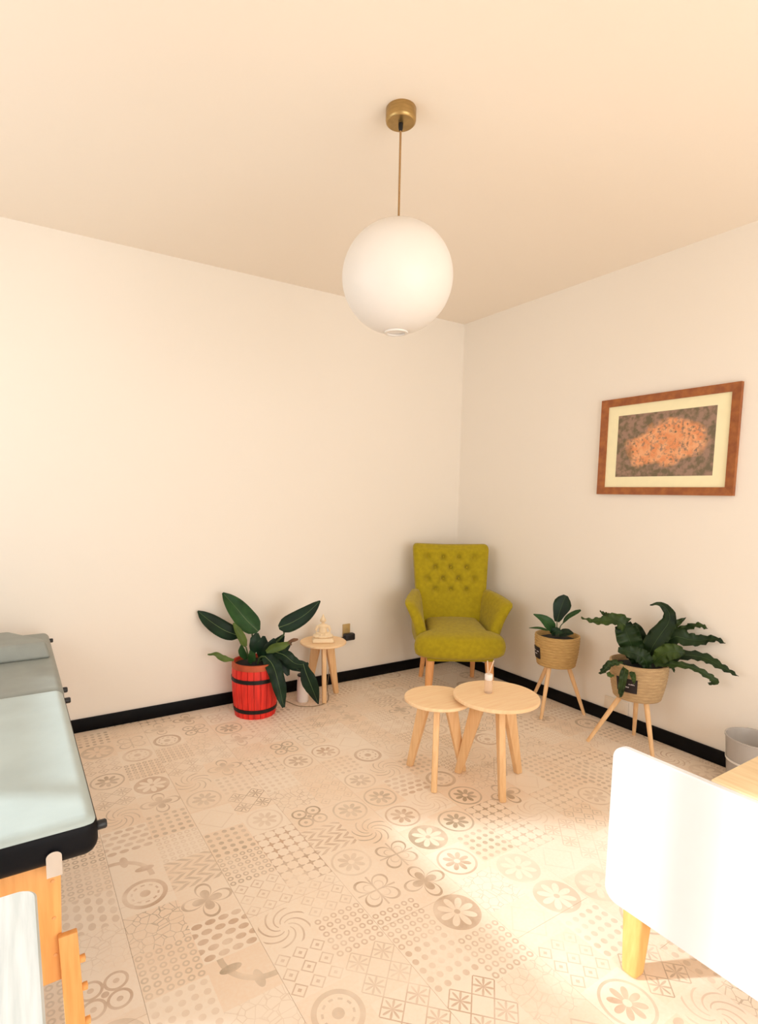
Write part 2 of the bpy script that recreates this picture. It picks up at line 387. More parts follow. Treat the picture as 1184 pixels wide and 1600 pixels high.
def window(name, axis, pos, a0, a1, z0, z1, bars):
    root = bpy.data.objects.new(name, None); COL.objects.link(root); root['kind'] = 'structure'
    fw = 0.05
    def bx(p0, p1, q0, q1, t0=-0.09, t1=-0.04):
        return box(pos+t0, pos+t1, p0, p1, q0, q1) if axis == 'x' else box(p0, p1, pos+t0, pos+t1, q0, q1)
    fr = [bx(a0, a0+fw, z0, z1), bx(a1-fw, a1, z0, z1), bx(a0+fw, a1-fw, z0, z0+fw), bx(a0+fw, a1-fw, z1-fw, z1)]
    for k in range(1, bars+1):
        c = a0+(a1-a0)*k/(bars+1); fr.append(bx(c-0.025, c+0.025, z0+fw, z1-fw))
    mk('window_frame', join(*fr), 'white', root, smooth=False)
    for k in range(bars+1):
        p0 = a0+(a1-a0)*k/(bars+1)+fw*0.6; p1 = a0+(a1-a0)*(k+1)/(bars+1)-fw*0.6
        mk('pane', bx(p0, p1, z0+fw*0.8, z1-fw*0.8, -0.068, -0.064), 'pane', root, smooth=False)
    return root
window('window_1', 'x', XL, -1.33, -0.14, 1.345, 2.50, 0)
window('fill_opening', 'y', YF, -3.50, -0.50, 0.06, 2.50, 2)  # unseen opening added behind the camera for the fill light
BH, BT = 0.0845, 0.014
struct(mk('baseboard_back', rbox(XL, -BT, -BT, 0.0, 0, BH, 0.003, 2), 'base'))
struct(mk('baseboard_right', rbox(-BT, 0, YF, 0, 0, BH, 0.003, 2), 'base'))
struct(mk('baseboard_left', rbox(XL, XL+BT, YF, -BT, 0, BH, 0.003, 2), 'base'))

# floor: slab with printed tiles, each tile an object of its own
floor = struct(mk('floor', box(XL-0.12, 0.12, YF-0.12, 0.12, -0.10, -0.004), 'grout', smooth=False))
TW, TL, CW = 0.3795, 0.759, 0.18975
X0 = -2.343                                  # a seam that shows in the photograph
col_off = {}
fixed = [(-2.638, -2.10, 16), (-2.245, -2.113, 8), (-2.04, -1.977, 8), (-2.055, -2.247, 14), (-1.846, -1.953, 2), (-1.847, -2.159, 1),
         (-1.655, -1.923, 1), (-1.46, -1.779, 1), (-2.44, -1.65, 3), (-2.44, -1.83, 3), (-2.25, -1.484, 12), (-2.44, -2.28, 7), (-2.82, -2.02, 5),
         (-3.01, -1.68, 16), (-3.00, -0.72, 1), (-2.86, -0.826, 2), (-2.82, -1.79, 14), (-2.253, -2.675, 13), (-1.85, -2.93, 1), (-1.85, -1.078, 1),
         (-2.63, -2.26, 6), (-2.82, -2.26, 9), (-2.44, -2.60, 13), (-2.63, -2.10, 11), (-2.40, -1.25, 13), (-2.23, -1.66, 10), (-2.04, -1.78, 11),
         (-1.66, -2.10, 4), (-1.46, -2.0, 3), (-2.06, -2.44, 2), (-2.06, -2.62, 7), (-2.25, -2.30, 7), (-3.01, -1.46, 9), (-3.01, -1.87, 15)]
def cidx(x): return math.floor((x-X0)/CW)
pinned = {}
for x, y, k in fixed:
    c = cidx(x)
    if c not in col_off: col_off[c] = (y+CW/2) % CW
    pinned[(c, math.floor((y-col_off[c])/CW))] = k
def cell(c, r):
    rnd = random.Random(c*7919+r*104729+5)
    k = pinned.get((c, r)); kk = rnd.choice([0, 1, 2, 3, 4, 4, 5, 6, 6, 7, 7, 8, 10, 11, 11, 12, 13, 14, 15, 15, 16])
    return (kk if k is None else k), rnd.random(), (0.85 if k is not None else rnd.uniform(0.35, 0.85)), rnd.randrange(4)
def tile_mesh(i, ya, yb):
    g = 0.0005; V, Fc, UV, A = [], [], [], []
    xa, xb = X0+i*TW+g, X0+(i+1)*TW-g; xa = max(xa, XL+0.001); xb = min(xb, -0.001)
    for c in (2*i, 2*i+1):
        cx0, cx1 = max(X0+c*CW, xa), min(X0+(c+1)*CW, xb)
        if cx1-cx0 < 1e-4: continue
        off = col_off.setdefault(c, random.Random(c).random()*CW)
        r = math.floor((ya-off)/CW)
        while off+r*CW < yb:
            y0, y1 = max(ya, off+r*CW), min(yb, off+(r+1)*CW)
            if y1-y0 > 1e-5:
                k = len(V); q = [(cx0, y0), (cx1, y0), (cx1, y1), (cx0, y1)]
                kind, tone, dk, rot = cell(c, r)
                V += [(a, b, 0.0) for a, b in q]; Fc.append((k, k+1, k+2, k+3)); uvq = []
                for a, b in q:
                    s, t = (a-(X0+c*CW))/CW, (b-(off+r*CW))/CW
                    for _ in range(rot): s, t = 1-t, s
                    uvq.append((s, t))
                UV.append(uvq); A.append((kind, tone, dk))
            r += 1
    nb = len(Fc); k = len(V)
    V += [(xa, ya, 0.0), (xb, ya, 0.0), (xb, yb, 0.0), (xa, yb, 0.0), (xa, ya, -0.004), (xb, ya, -0.004), (xb, yb, -0.004), (xa, yb, -0.004)]
    for a, b in ((0, 1), (1, 2), (2, 3), (3, 0)): Fc.append((k+a, k+4+a, k+4+b, k+b))
    me = bpy.data.meshes.new('tile'); me.from_pydata(V, [], Fc)
    ul = me.uv_layers.new(name='cell')
    for pi, p in enumerate(me.polygons):
        for li, lo in enumerate(p.loop_indices): ul.data[lo].uv = UV[pi][li] if pi < nb else (0.5, 0.9)
    for nm, j in (('tone', 1), ('dark', 2)):
        at = me.attributes.new(nm, 'FLOAT', 'FACE')
        at.data.foreach_set('value', [float(A[p][j]) if p < nb else 0.0 for p in range(len(Fc))])
    used = sorted({a[0] for a in A}); [me.materials.append(TILES[k]) for k in used]
    for pi in range(nb): me.polygons[pi].material_index = used.index(A[pi][0])
    o = bpy.data.objects.new('tile', me); COL.objects.link(o); o.parent = floor
i0, i1 = math.floor((XL-X0)/TW), math.floor((-0.002-X0)/TW)
for i in range(i0, i1+1):
    y = -(TL*((i*0.37) % 1.0)) if (i*0.37) % 1.0 > 0.05 else -TL; top = -0.0005
    while top > YF:
        bot = max(y, YF); tile_mesh(i, bot+0.0005, top); top = bot-0.0005; y -= TL

# ------------------------------------------------------------------ green armchair
def armchair():
    root = thing('armchair', 'mustard green buttoned armchair with flared arms in the corner', 'armchair', (-0.50, -0.56, 0), math.radians(-30.8))
    # local: +x image right, -y front
    def loft(rings, cap=True):
        n = len(rings[0]); V = [p for r in rings for p in r]; Fc = []
        for k in range(len(rings)-1):
            for i in range(n):
                j = (i+1) % n; Fc.append((k*n+i, k*n+j, (k+1)*n+j, (k+1)*n+i))
        if cap: Fc.append(tuple(range(n-1, -1, -1))); Fc.append(tuple((len(rings)-1)*n+i for i in range(n)))
        return V, Fc
    def sq(w, d, n, e=6.0):
        out = []
        for i in range(n):
            a = 2*PI*i/n; c, s = math.cos(a), math.sin(a)
            out.append((w*math.copysign(abs(c)**(2/e), c), d*math.copysign(abs(s)**(2/e), s)))
        return out
    # backrest
    btn = []
    for z, xs in ((0.970, (-0.19, -0.063, 0.063, 0.19)), (0.880, (-0.127, 0.0, 0.127)), (0.790, (-0.19, -0.063, 0.063, 0.19)), (0.700, (-0.127, 0.0, 0.127))):
        btn += [(x, z) for x in xs]
    def yfront(z): return 0.155 + (z-0.40)*0.16
    rings = []
    zs = [0.30] + [0.34+0.675*k/66 for k in range(67)]
    prof = [(z, 1.0, 0.0) for z in zs] + [(1.015+0.055*math.sin(a), math.cos(a)*0.62+0.38, 1-math.cos(a)) for a in [PI/2*k/8 for k in range(1, 9)]]
    def dimple(x, z):
        d = 0.0
        for bx, bz in btn:
            rr = math.hypot(x-bx, z-bz); d += 0.030*math.exp(-(rr/0.024)**2)
        for a in range(len(btn)):                       # soft pleats between neighbouring buttons
            for b in range(a):
                (ax, az), (bx, bz) = btn[a], btn[b]
                if 0.05 < abs(az-bz) < 0.13 and abs(ax-bx) < 0.08:
                    L2 = (bx-ax)**2+(bz-az)**2; t = ((x-ax)*(bx-ax)+(z-az)*(bz-az))/L2
                    if 0 <= t <= 1:
                        dd = math.hypot(x-ax-(bx-ax)*t, z-az-(bz-az)*t); d += 0.008*math.exp(-(dd/0.011)**2)
        return d
    for z, k, sh in prof:
        t = max(0, min(1, (z-0.36)/0.70)); wd = 0.262+0.046*t-0.030*sh
        th = 0.060*k; yc = yfront(z)+0.062; ring = []; rc = min(0.030, th*0.95)
        loop = [(-(wd-rc)+(2*(wd-rc))*i/60, -th, 1) for i in range(61)]
        loop += [(wd-rc+rc*math.sin(a), -th+rc-rc*math.cos(a), 0) for a in [PI/2*i/6 for i in range(1, 7)]]
        loop += [(wd-rc+rc*math.cos(a), th-rc+rc*math.sin(a), 0) for a in [PI/2*i/6 for i in range(0, 7)]]
        loop += [((wd-rc)-(2*(wd-rc))*i/20, th, 0) for i in range(1, 21)]
        loop += [(-(wd-rc)-rc*math.sin(a), th-rc+rc*math.cos(a), 0) for a in [PI/2*i/6 for i in range(1, 7)]]
        loop += [(-(wd-rc)-rc*math.cos(a), -th+rc-rc*math.sin(a), 0) for a in [PI/2*i/6 for i in range(0, 6)]]
        for x, y, fr_ in loop:
            dip = 0.012*(1-(x/0.31)**2)*max(0.0, min(1.0, (z-0.88)/0.13))
            if fr_ and k > 0.9:
                edge = max(0.0, 1-(abs(x)/(wd*0.96))**8); y -= 0.020*edge; y += dimple(x, z)*edge
            y += -0.034*(abs(x)/wd)**3                 # the sides curve forward
            ring.append((x, yc+y, z-dip))
        rings.append(ring)
    UP = (0, 0, 0.045)
    br = mk('backrest', loft(rings), 'fabric', root, auto=1.2, loc=UP)
    for x, z in btn:
        b = mk('button', lathe([(0.0001, 0.004), (0.006, 0.003), (0.009, 0), (0.007, -0.004), (0.0001, -0.005)], 12), 'fabric', br)
        b.rotation_euler = (math.radians(90), 0, 0); b.location = (x, yfront(z)+0.006, z-0.012*(1-(x/0.31)**2)*max(0.0, min(1.0, (z-0.88)/0.13)))
    # seat: T shaped cushion, wide nose in front of the arms
    out = [(-0.21, 0.20), (-0.225, 0.0), (-0.235, -0.14), (-0.262, -0.17), (-0.318, -0.185), (-0.335, -0.215), (-0.325, -0.26), (-0.27, -0.305), (-0.15, -0.345), (0.0, -0.360)]
    out = out + [(-x, y) for x, y in out[-2::-1]]
    sp = [p for p in spline([(x, y, 0) for x, y in out], 90)] + [Vector((0.1, 0.205, 0)), Vector((0, 0.207, 0)), Vector((-0.1, 0.205, 0))]
    cen = Vector((0, -0.12, 0)); rings = []
    def crown(p, b): return b*max(0, 1-((p.x)/0.34)**2)*max(0, 1-((p.y+0.1)/0.42)**2)
    for k, z in ((0.80, 0.285), (0.92, 0.290), (0.975, 0.305), (1.0, 0.335), (1.005, 0.365), (0.99, 0.395), (0.955, 0.418), (0.90, 0.430), (0.75, 0.438), (0.5, 0.440), (0.25, 0.440), (0.04, 0.440)):
        ring = []
        for p in sp:
            q = cen+(p-cen)*k; zz = z + (crown(q, 0.035) if z > 0.40 else 0)
            nose = max(0, (-q.y-0.20)/0.16); zz -= 0.018*nose*nose if z > 0.33 else 0
            if z > 0.40: zz += 0.045*max(0.0, min(1.0, (q.y+0.22)/0.40))
            ring.append((q.x, q.y, zz))
        rings.append(ring)
    mk('seat', loft(rings), 'fabric', root, auto=1.2, loc=(0, 0, 0.040))
    # arms: thick padded wings sloping forward and flaring out
    for s in (-1, 1):
        rings = []
        for t, y, zt, zb, xc, lean, thk in ((0, 0.215, 0.690, 0.30, 0.262, 0.02, 0.040), (0.1, 0.19, 0.700, 0.30, 0.264, 0.025, 0.047), (0.35, 0.09, 0.694, 0.30, 0.266, 0.050, 0.048),
                                     (0.6, 0.0, 0.682, 0.31, 0.268, 0.080, 0.047), (0.85, -0.09, 0.666, 0.32, 0.268, 0.105, 0.046), (0.95, -0.135, 0.654, 0.33, 0.268, 0.112, 0.044), (1.0, -0.158, 0.640, 0.35, 0.268, 0.112, 0.034), (1.02, -0.165, 0.622, 0.38, 0.268, 0.108, 0.016)):
            ring = []; h = (zt-zb)/2
            for a, b in sq(thk, h, 40, 4.0):
                zz = (zt+zb)/2+b; f = (b+h)/(2*h); ring.append((s*(xc+a+lean*f*f), y, zz))
            rings.append(ring)
        mk('armrest', loft(rings), 'fabric', root, auto=1.2, loc=(0, 0, 0.055))
    mk('seat_frame', rbox(-0.245, 0.245, -0.27, 0.235, 0.295, 0.345, 0.012), 'fabric', root)
    for sx in (-1, 1):
        mk('leg', tube([(sx*0.235, -0.265, 0), (sx*0.225, -0.245, 0.17), (sx*0.215, -0.225, 0.335)], [0.0235, 0.029, 0.034], 18), 'chairleg', root)
        mk('leg', tube([(sx*0.215, 0.285, 0), (sx*0.205, 0.235, 0.17), (sx*0.20, 0.20, 0.335)], [0.017, 0.021, 0.025], 16), 'chairleg', root)
    return root
armchair()

# ------------------------------------------------------------------ round wooden tables
def round_table(label, loc, ztop, thick, rad, a0, rfoot, legw, group):
    root = thing('round_table', label, 'table', loc, 0, group)
    e = 0.005
    mk('table_top', lathe([(0.0001, ztop-thick), (rad-e, ztop-thick), (rad-0.001, ztop-thick+e*0.6), (rad, ztop-thick/2), (rad-0.001, ztop-e*0.6), (rad-e, ztop), (0.0001, ztop)], 72), 'birch', root, auto=0.6)
    for k in range(3):
        a = a0+k*2*PI/3; d = Vector((math.cos(a), math.sin(a), 0)); t = Vector((-d.y, d.x, 0)); zt = ztop-thick
        c0, c1 = d*rfoot, d*(rfoot*0.42); hw0, hw1, ht = legw*0.30, legw*0.62, legw*0.26
        V = []
        for c, hw, z in ((c0, hw0, 0.0), (c1, hw1, zt)):
            for sa, sb in ((-1, -1), (1, -1), (1, 1), (-1, 1)): V.append(c+d*(hw*sa)+t*(ht*sb)+Vector((0, 0, z)))
        Fc = [(0, 3, 2, 1), (4, 5, 6, 7), (0, 1, 5, 4), (1, 2, 6, 5), (2, 3, 7, 6), (3, 0, 4, 7)]
        mk('leg', bev((V, Fc), legw*0.12, 2), 'birchv', root)
    mk('leg_block', lathe([(0.0001, ztop-thick-0.02), (rad*0.40, ztop-thick-0.02), (rad*0.42, ztop-thick), (0.0001, ztop-thick)], 32), 'birch', root)
    return root
G = 'round wooden tripod tables'
round_table('lower, smaller round birch coffee table tucked under the larger one', (-1.492, -1.548, 0), 0.440, 0.018, 0.178, math.radians(108), 0.168, 0.060, G)
round_table('larger round birch coffee table with the reed diffuser on it', (-1.270, -1.752, 0), 0.478, 0.020, 0.222, math.radians(119), 0.190, 0.066, G)
round_table('small round wooden side table carrying the cream figurine by the wall', (-1.468, -0.218, 0), 0.424, 0.016, 0.170, math.radians(247), 0.125, 0.060, G)

# reed diffuser
d = thing('reed_diffuser', 'small glass reed diffuser with two sticks on coffee table', 'diffuser', (-1.288, -1.712, 0.478))
mk('bottle', lathe([(0.0001, 0), (0.020, 0), (0.022, 0.004), (0.022, 0.058), (0.017, 0.068), (0.011, 0.072), (0.011, 0.086)], 28), 'amber', d)
mk('cap', lathe([(0.0001, 0.070), (0.020, 0.070), (0.021, 0.073), (0.021, 0.097), (0.019, 0.100), (0.0001, 0.100)], 28), 'bottle', d)
for q in ((-0.006, 0.0, -0.010, 0.004), (0.004, 0.004, 0.022, -0.010)):
    mk('reed', tube([(q[0]*0.4, q[1]*0.4, 0.02), (q[0], q[1], 0.10), (q[2], q[3], 0.172)], 0.0026, 8), 'reed', d)

# ------------------------------------------------------------------ cream seated figurine
fg = thing('seated_figurine', 'cream seated meditating figurine with topknot on small side table', 'figurine', (-1.480, -0.235, 0.424), -0.45)
mk('plinth', join(rbox(-0.078, 0.078, -0.052, 0.052, 0, 0.026, 0.010, 3), rbox(-0.072, 0.072, -0.046, 0.046, 0.022, 0.034, 0.005, 2)), 'cream', fg)
def ellip(c, r, rot=None, n=14):
    bm = bmesh.new(); bmesh.ops.create_uvsphere(bm, u_segments=n+6, v_segments=n, radius=1.0)
    v, f = from_bm(bm); mt = Matrix.Translation(c) @ (rot or Matrix.Identity(4)) @ Matrix.Diagonal((*r, 1)); return xf((v, f), mt)
parts = [ellip((0, 0.004, 0.052), (0.052, 0.038, 0.024)), ellip((-0.047, -0.010, 0.047), (0.028, 0.032, 0.016)), ellip((0.047, -0.010, 0.047), (0.028, 0.032, 0.016)),
         ellip((0, -0.030, 0.045), (0.045, 0.020, 0.013)), ellip((0, 0.006, 0.085), (0.030, 0.022, 0.038)), ellip((0, 0.006, 0.116), (0.040, 0.020, 0.018)),
         ellip((0, 0.004, 0.138), (0.011, 0.011, 0.014)), ellip((0, 0.001, 0.163), (0.019, 0.021, 0.024)), ellip((0, 0.004, 0.186), (0.011, 0.011, 0.011)), ellip((0, 0.004, 0.197), (0.006, 0.006, 0.008)),
         ellip((0, -0.020, 0.160), (0.004, 0.004, 0.006)), ellip((-0.019, 0.004, 0.158), (0.004, 0.006, 0.012)), ellip((0.019, 0.004, 0.158), (0.004, 0.006, 0.012))]
for s in (-1, 1):
    parts += [tube([(s*0.038, 0.006, 0.118), (s*0.052, 0.002, 0.088), (s*0.048, -0.008, 0.070), (s*0.012, -0.036, 0.062)], [0.012, 0.010, 0.010, 0.009], 12)]
body = mk('body', join(*parts), 'cream', fg)
rm = body.modifiers.new('blend', 'REMESH'); rm.mode = 'VOXEL'; rm.voxel_size = 0.0028; rm.use_smooth_shade = True
sm = body.modifiers.new('soften', 'SMOOTH'); sm.factor = 0.5; sm.iterations = 3

# white bottle on the floor
b = thing('bottle', 'white bottle with black lid on the floor beside the red barrel', 'bottle', (-1.632, -0.215, 0))
mk('body', lathe([(0.0001, 0), (0.040, 0), (0.043, 0.006), (0.043, 0.02), (0.041, 0.12), (0.037, 0.175), (0.034, 0.186), (0.0001, 0.187)], 40), 'bottle', b)
mk('lid', lathe([(0.0001, 0.187), (0.036, 0.187), (0.040, 0.191), (0.038, 0.199), (0.026, 0.204), (0.0001, 0.205)], 36), 'darkplastic', b)

# ------------------------------------------------------------------ outlets, adapter, cable
o = thing('wall_outlet', 'beige outlet plate on the left wall above the black adapter', 'outlet', (-1.145, -0.0005, 0.415))
mk('plate', rbox(-0.034, 0.034, -0.008, 0.0, -0.055, 0.055, 0.003, 2), 'beige', o)
for z in (0.022, -0.022): mk('socket', rbox(-0.017, 0.017, -0.011, -0.007, z-0.014, z+0.014, 0.002, 2), 'beige', o)
ad = thing('power_adapter', 'black plug adapter in the beige wall outlet', 'adapter', (-1.135, -0.0115, 0.375))
mk('housing', rbox(-0.047, 0.043, -0.050, 0.0, -0.030, 0.026, 0.012, 3), 'darkplastic', ad)
mk('strain_relief', tube([(-0.045, -0.025, -0.002), (-0.075, -0.028, -0.002)], [0.006, 0.0035], 10), 'darkplastic', ad)
pts = spline([(-1.213, -0.040, 0.373), (-1.245, -0.035, 0.33), (-1.30, -0.030, 0.22), (-1.325, -0.045, 0.08), (-1.36, -0.09, 0.004), (-1.43, -0.24, 0.004), (-1.50, -0.335, 0.004), (-1.60, -0.36, 0.004), (-1.70, -0.305, 0.004), (-1.735, -0.20, 0.004), (-1.76, -0.10, 0.004)], 70)
tag(mk('power_cord', tube(pts, 0.0026, 8), 'cable'), 'thin dark cord running from adapter to floor around the white bottle', 'cable')  # power cord of the adapter
o = thing('wall_outlet', 'white double outlet low on the right wall behind the fern planter', 'outlet', (-0.0005, -1.625, 0.130))
mk('plate', rbox(-0.012, 0.0, -0.085, 0.085, -0.042, 0.045, 0.004, 2), 'outletwhite', o)
for y in (-0.042, 0.042): mk('socket', rbox(-0.017, -0.011, y-0.030, y+0.030, -0.028, 0.030, 0.003, 2), 'outletwhite', o)

# ------------------------------------------------------------------ plant in the red barrel
RZ = -YAW
pl = thing('potted_plant', 'broad-leaved dark green plant in a red wooden barrel', 'plant', (-2.005, -0.240, 0), RZ)
def rb(z): t = z/0.37; return 0.138+0.014*t+0.010*math.sin(PI*t)
bk = mk('barrel', lathe([(0.0001, 0.004), (rb(0)-0.012, 0.004), (rb(0.1)-0.012, 0.1), (rb(0.2)-0.012, 0.2), (rb(0.3)-0.012, 0.30), (rb(0.35)-0.012, 0.335), (0.0001, 0.335)], 48), 'redrim', pl)
NS = 22
for k in range(NS):
    a0, a1 = 2*PI*k/NS+0.010, 2*PI*(k+1)/NS-0.010; V, Fc = [], []
    zs = [0, 0.06, 0.12, 0.19, 0.25, 0.31, 0.365]
    for z in zs:
        r1 = rb(z); r0 = r1-0.014
        for r_, a in ((r0, a0), (r1-0.0015, a0), (r1+0.0005, (a0+a1)/2), (r1-0.0015, a1), (r0, a1)): V.append((r_*math.cos(a), r_*math.sin(a), z))
    for i in range(len(zs)-1):
        for j in range(5): Fc.append((i*5+j, i*5+(j+1) % 5, (i+1)*5+(j+1) % 5, (i+1)*5+j))
    Fc += [(4, 3, 2, 1, 0), tuple(len(V)-5+j for j in range(5))]
    mk('stave', (V, Fc), 'red', bk, auto=0.5)
for z in (0.052, 0.258):
    hh = 0.013
    mk('hoop', lathe_open([(rb(z-hh)-0.001, z-hh), (rb(z-hh)+0.003, z-hh), (rb(z)+0.0035, z), (rb(z+hh)+0.003, z+hh), (rb(z+hh)-0.001, z+hh), (rb(z-hh)-0.001, z-hh)], 56), 'iron', bk)
mk('rim', lathe_open([(rb(0.33)-0.016, 0.330), (rb(0.33)+0.002, 0.330), (rb(0.35)+0.003, 0.35), (rb(0.37)+0.001, 0.368), (rb(0.37)-0.010, 0.369), (rb(0.35)-0.016, 0.350), (rb(0.33)-0.016, 0.330)], 56), 'redrim', bk)
mk('soil', lathe([(0.0001, 0.334), (0.135, 0.334), (0.138, 0.340), (0.09, 0.348), (0.0001, 0.352)], 32), 'soil', pl)
def z3(X_, Y_, y=0.0): return ((X_-455)/1000*(1+y*0.25), y, 0.350+(575-Y_)/1000)
def add_leaf(root, path, width, material, face=(0, -1, 0.3), fold=0.18, wave=0.0, nw=5, rib=True, ph=0.0, ribm='midrib', ribr=0.0022):
    vf, rb_ = leaf(path, width, face, fold, wave, nw, ph=ph)
    o = mk('leaf', vf, material, root, auto=1.4)
    if rib: mk('midrib', tube(rb_, [ribr*(1-0.7*i/len(rb_)) for i in range(len(rb_))], 6), ribm, o)
    return o
def stem(root, path, r0, r1, material='petiole'):
    p = spline(path, 14); mk('stem', tube(p, [r0+(r1-r0)*i/13 for i in range(14)], 8), material, root)
BW = [0.030, 0.092, 0.114, 0.119, 0.118, 0.112, 0.100, 0.080, 0.052, 0.010]
def sc(L, k): return [q*k for q in L]
add_leaf(pl, [z3(350, 395, 0.0), z3(250, 350, -0.02), z3(150, 285, -0.02), z3(68, 226, 0.0)], sc(BW, 0.98), 'leaf', (0.1, -1, 0.55))
stem(pl, [(-0.03, 0.0, 0.34), z3(385, 500, 0.0), z3(345, 415, 0.0)], 0.008, 0.005)
add_leaf(pl, [z3(475, 362, 0.01), z3(400, 285, 0.0), z3(320, 190, 0.0), z3(232, 104, 0.03)], sc(BW, 1.22), 'leaf2', (0.25, -1, 0.35), fold=0.28)
stem(pl, [(0.0, 0.01, 0.34), z3(442, 480, 0.01), z3(432, 365, 0.01)], 0.008, 0.005)
add_leaf(pl, [z3(612, 335, 0.02), z3(700, 300, 0.02), z3(800, 235, 0.02), z3(888, 150, 0.04)], sc(BW, 1.02), 'leaf', (-0.1, -1, 0.4), fold=0.16)
stem(pl, [(0.03, 0.02, 0.34), z3(565, 470, 0.02), z3(645, 385, 0.02), z3(635, 345, 0.02)], 0.008, 0.005)
add_leaf(pl, [z3(400, 450, -0.05), z3(370, 380, -0.06), z3(318, 292, -0.05)], [0.02, 0.05, 0.056, 0.045, 0.012], 'leaf3', (0.5, -1, 0.2), fold=0.5, rib=False)
stem(pl, [(-0.02, -0.03, 0.34), z3(420, 520, -0.05), z3(400, 445, -0.05)], 0.006, 0.005)
add_leaf(pl, [z3(320, 548, -0.05), z3(250, 530, -0.07), z3(205, 500, -0.08), z3(150, 500, -0.09)], [0.012, 0.042, 0.040, 0.024, 0.006], 'leaf3', (0, -1, 0.6), fold=0.3, wave=0.006, nw=3, rib=False)
add_leaf(pl, [z3(535, 515, -0.06), z3(595, 560, -0.10), z3(640, 660, -0.14), z3(680, 830, -0.15)], [0.05, 0.085, 0.100, 0.105, 0.100, 0.095, 0.09, 0.065, 0.02], 'leaf', (0.25, -1, 0.25), fold=0.15, wave=0.010, nw=3)
stem(pl, [(0.02, -0.03, 0.34), z3(500, 525, -0.05), z3(540, 515, -0.06)], 0.007, 0.006)
add_leaf(pl, [z3(560, 480, -0.04), z3(660, 505, -0.05), z3(740, 560, -0.06), z3(830, 570, -0.06)], [0.03, 0.07, 0.085, 0.08, 0.06, 0.03], 'leaf', (0.1, -1, 0.7), fold=0.15, wave=0.006)
add_leaf(pl, [z3(640, 530, -0.05), z3(700, 575, -0.06), z3(780, 610, -0.06)], [0.01, 0.040, 0.042, 0.015], 'leaf', (0.1, -1, 0.5), fold=0.1, rib=True)
add_leaf(pl, [z3(795, 560, -0.06), z3(820, 620, -0.08), z3(860, 710, -0.09), z3(905, 830, -0.08)], [0.07, 0.062, 0.075, 0.100, 0.108, 0.095, 0.055, 0.006], 'leaf', (-0.15, -1, 0.2), fold=0.12, wave=0.005, nw=2)
add_leaf(pl, [z3(545, 480, -0.07), z3(600, 450, -0.08), z3(660, 430, -0.09), z3(705, 410, -0.09)], [0.02, 0.055, 0.06, 0.045, 0.02], 'leaf3', (0.1, -1, 0.2), fold=0.5, rib=False)
add_leaf(pl, [z3(690, 412, -0.09), z3(725, 395, -0.09), z3(765, 385, -0.09)], [0.012, 0.020, 0.026, 0.012], 'brown', (0, -1, 0.4), fold=0.4, rib=False)
add_leaf(pl, [z3(700, 410, -0.09), z3(722, 425, -0.09)], [0.014, 0.016, 0.006], 'brown', (0, -1, 0.4), rib=False)
for pth, wd, mt, fc in (([z3(440, 520, -0.02), z3(460, 430, -0.02), z3(470, 370, 0.0)], [0.02, 0.07, 0.075, 0.02], 'leaf', (0.2, -1, 0.3)),
                        ([z3(500, 550, -0.02), z3(515, 470, -0.03), z3(520, 385, -0.02)], [0.03, 0.095, 0.10, 0.02], 'leaf', (-0.3, -1, 0.3)),
                        ([z3(540, 540, 0.03), z3(600, 460, 0.04), z3(640, 395, 0.05)], [0.02, 0.07, 0.07, 0.02], 'leaf', (0, -1, 0.4)),
                        ([z3(400, 545, -0.03), z3(375, 490, -0.05), z3(372, 440, -0.06)], [0.02, 0.05, 0.045, 0.01], 'leaf2', (0.4, -1, 0.2)),
                        ([z3(470, 560, 0.05), z3(540, 530, 0.06), z3(620, 470, 0.07)], [0.03, 0.09, 0.09, 0.02], 'leaf', (0, -1, 0.5)),
                        ([z3(515, 545, -0.03), z3(560, 475, -0.05), z3(595, 395, -0.04)], [0.03, 0.085, 0.085, 0.015], 'leaf', (0.2, -1, 0.3)),
                        ([z3(545, 520, 0.0), z3(630, 490, 0.0), z3(700, 430, 0.02)], [0.03, 0.075, 0.07, 0.015], 'leaf', (0, -1, 0.5)),
                        ([z3(590, 520, -0.02), z3(650, 570, -0.03), z3(690, 650, -0.04)], [0.03, 0.075, 0.07, 0.02], 'leaf', (0.2, -1, 0.4)),
                        ([z3(430, 560, -0.06), z3(450, 510, -0.08), z3(440, 465, -0.09)], [0.02, 0.05, 0.05, 0.01], 'leaf2', (0, -1, 0.3))):
    add_leaf(pl, pth, wd, mt, fc, fold=0.2, rib=False)

